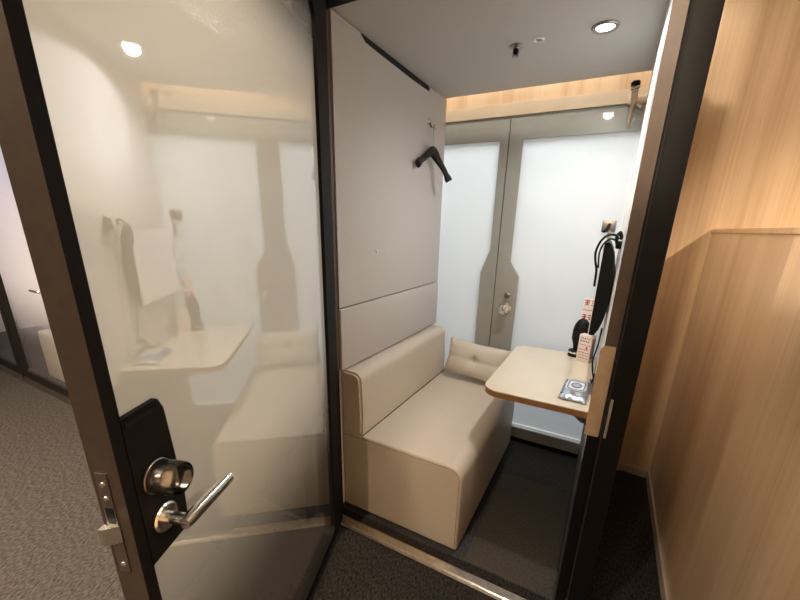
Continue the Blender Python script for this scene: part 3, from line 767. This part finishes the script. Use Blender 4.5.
# ------------------------------------------------------------------ corridor downlights
def spot(name, loc, power, col, angle=120, blend=.6, size=.03, target=(0, 0, -1)):
    l = bpy.data.lights.new(name, 'SPOT'); l.energy = power; l.color = col; l.spot_size = math.radians(angle); l.spot_blend = blend; l.shadow_soft_size = size
    o = bpy.data.objects.new(name, l); COL.objects.link(o); o.location = loc
    o.rotation_euler = Vector(target).to_track_quat('-Z', 'Y').to_euler()
    return o
def area(name, loc, power, col, sx, sy, target=(0, 0, -1)):
    l = bpy.data.lights.new(name, 'AREA'); l.energy = power; l.color = col; l.shape = 'RECTANGLE'; l.size = sx; l.size_y = sy
    o = bpy.data.objects.new(name, l); COL.objects.link(o); o.location = loc
    o.rotation_euler = Vector(target).to_track_quat('-Z', 'Y').to_euler()
    return o
WARM = (1, .81, .60)
SPOTS = [(-.55, -.2), (-.56, -1.4), (-.56, -2.6), (-1.57, -.15), (-1.57, -1.16), (-1.57, -2.2), (-1.57, -3.1), (-2.6, -.2), (-3.6, -.2), (-2.6, -1.4), (-1.15, .25), (1.39, .2), (1.39, 1.4)]
names = ['over the doorway', 'a step behind the doorway', 'far behind the doorway', 'beside the open door', 'second in the left row', 'third in the left row', 'last in the left row',
         'before the next booths', 'before the far left booths', 'left and behind', 'just behind the open door', 'beyond the partition', 'beyond the partition by the back wall']
POW = {0: 70, 1: 90, 2: 110, 1: 110, 3: 120, 4: 160, 5: 170, 6: 170, 7: 330, 8: 420, 10: 520, 12: 300}
first = None
for i, (x, y) in enumerate(SPOTS):
    if first is None:
        r = thing('corridor_downlight', 'x', 'ceiling light', (x, y, HC), 'corridor ceiling downlights'); first = r
        bm = bmesh.new(); bm_lathe(bm, [(.035, -.0005), (.052, -.0005), (.052, -.004), (.038, -.006), (.035, -.0005)], (x, y, HC), (0, 0, 1), 28); obj('trim_ring', bm, M['chrome'], r, True)
        bm = bmesh.new(); bm_lathe(bm, [(0, -.003), (.0375, -.003), (.0375, -.0008), (0, -.0008)], (x, y, HC), (0, 0, 1), 28); obj('lens', bm, M['lamp_warm'], r, True)
    else:
        r = first.copy(); COL.objects.link(r); r.location = (x, y, HC)
        for ch in list(first.children):
            c = ch.copy(); COL.objects.link(c); c.parent = r
    r['label'] = 'warm round corridor ceiling downlight ' + names[i]
    spot('corridor_lamp', (x, y, HC-.02), POW.get(i, 80), WARM, 150 if i == 10 else 140, .8, .035)
spot('added_partition_spot', (-.115, .0, HC-.03), 130, WARM, 64, .9, .03, (.72, 1.6, -.62))  # unseen tilted spot added to brighten the partition and back wall

spot('booth_lamp', (-.150, 1.755, ZC-.012), 40, (1, .97, .93), 165, .9, .03)
spot('neighbour_lamp', (-3.9, 1.5, 2.3), 60, (.92, .88, 1), 150, .5, .04)
area('passage_lamp', (-.6, 3.1, HC-.03), 27, (.90, .97, 1), 1.4, 1.0)
area('cove_lamp', (-.6, 2.211, HC-.03), 10, (1, .92, .80), 1.6, .015)

# ------------------------------------------------------------------ world, camera, view
w = bpy.data.worlds.new('world'); SC.world = w; w.use_nodes = True
w.node_tree.nodes['Background'].inputs[0].default_value = (1, .93, .85, 1); w.node_tree.nodes['Background'].inputs[1].default_value = .05

PPX, PPY, F = 409.228, 341.255, 367.81
def dirv(px, py): return Vector((px-PPX, py-PPY, F)).normalized()
cy = dirv(614, 231.5); cx = -dirv(-325, 204); cz = -dirv(375, 1510)
R = Matrix((cx, cy, cz))                     # camera (right, down, forward) -> world
right = R @ Vector((1, 0, 0)); down = R @ Vector((0, 1, 0)); fwd = R @ Vector((0, 0, 1))
cam = bpy.data.cameras.new('camera'); co = bpy.data.objects.new('camera', cam); COL.objects.link(co)
m = Matrix((( right.x, -down.x, -fwd.x, 0), (right.y, -down.y, -fwd.y, 0), (right.z, -down.z, -fwd.z, 1.4), (0, 0, 0, 1)))
co.matrix_world = m
cam.sensor_fit = 'HORIZONTAL'; cam.sensor_width = 36; cam.lens = 36*F/800
cam.shift_x = (400-PPX)/800; cam.shift_y = (PPY-300)/800
cam.clip_start = .01; cam.clip_end = 50
SC.camera = co
SC.view_settings.view_transform = 'Standard'; SC.view_settings.look = 'None'
SC.view_settings.exposure = 0; SC.view_settings.gamma = 1; SC.view_settings.use_curve_mapping = False
SC.cycles.max_bounces = 10; SC.cycles.diffuse_bounces = 5; SC.cycles.glossy_bounces = 6; SC.cycles.transparent_max_bounces = 16; SC.cycles.transmission_bounces = 8
SC.cycles.use_denoising = True
SC.cycles.caustics_reflective = False
SC.cycles.sample_clamp_indirect = 6
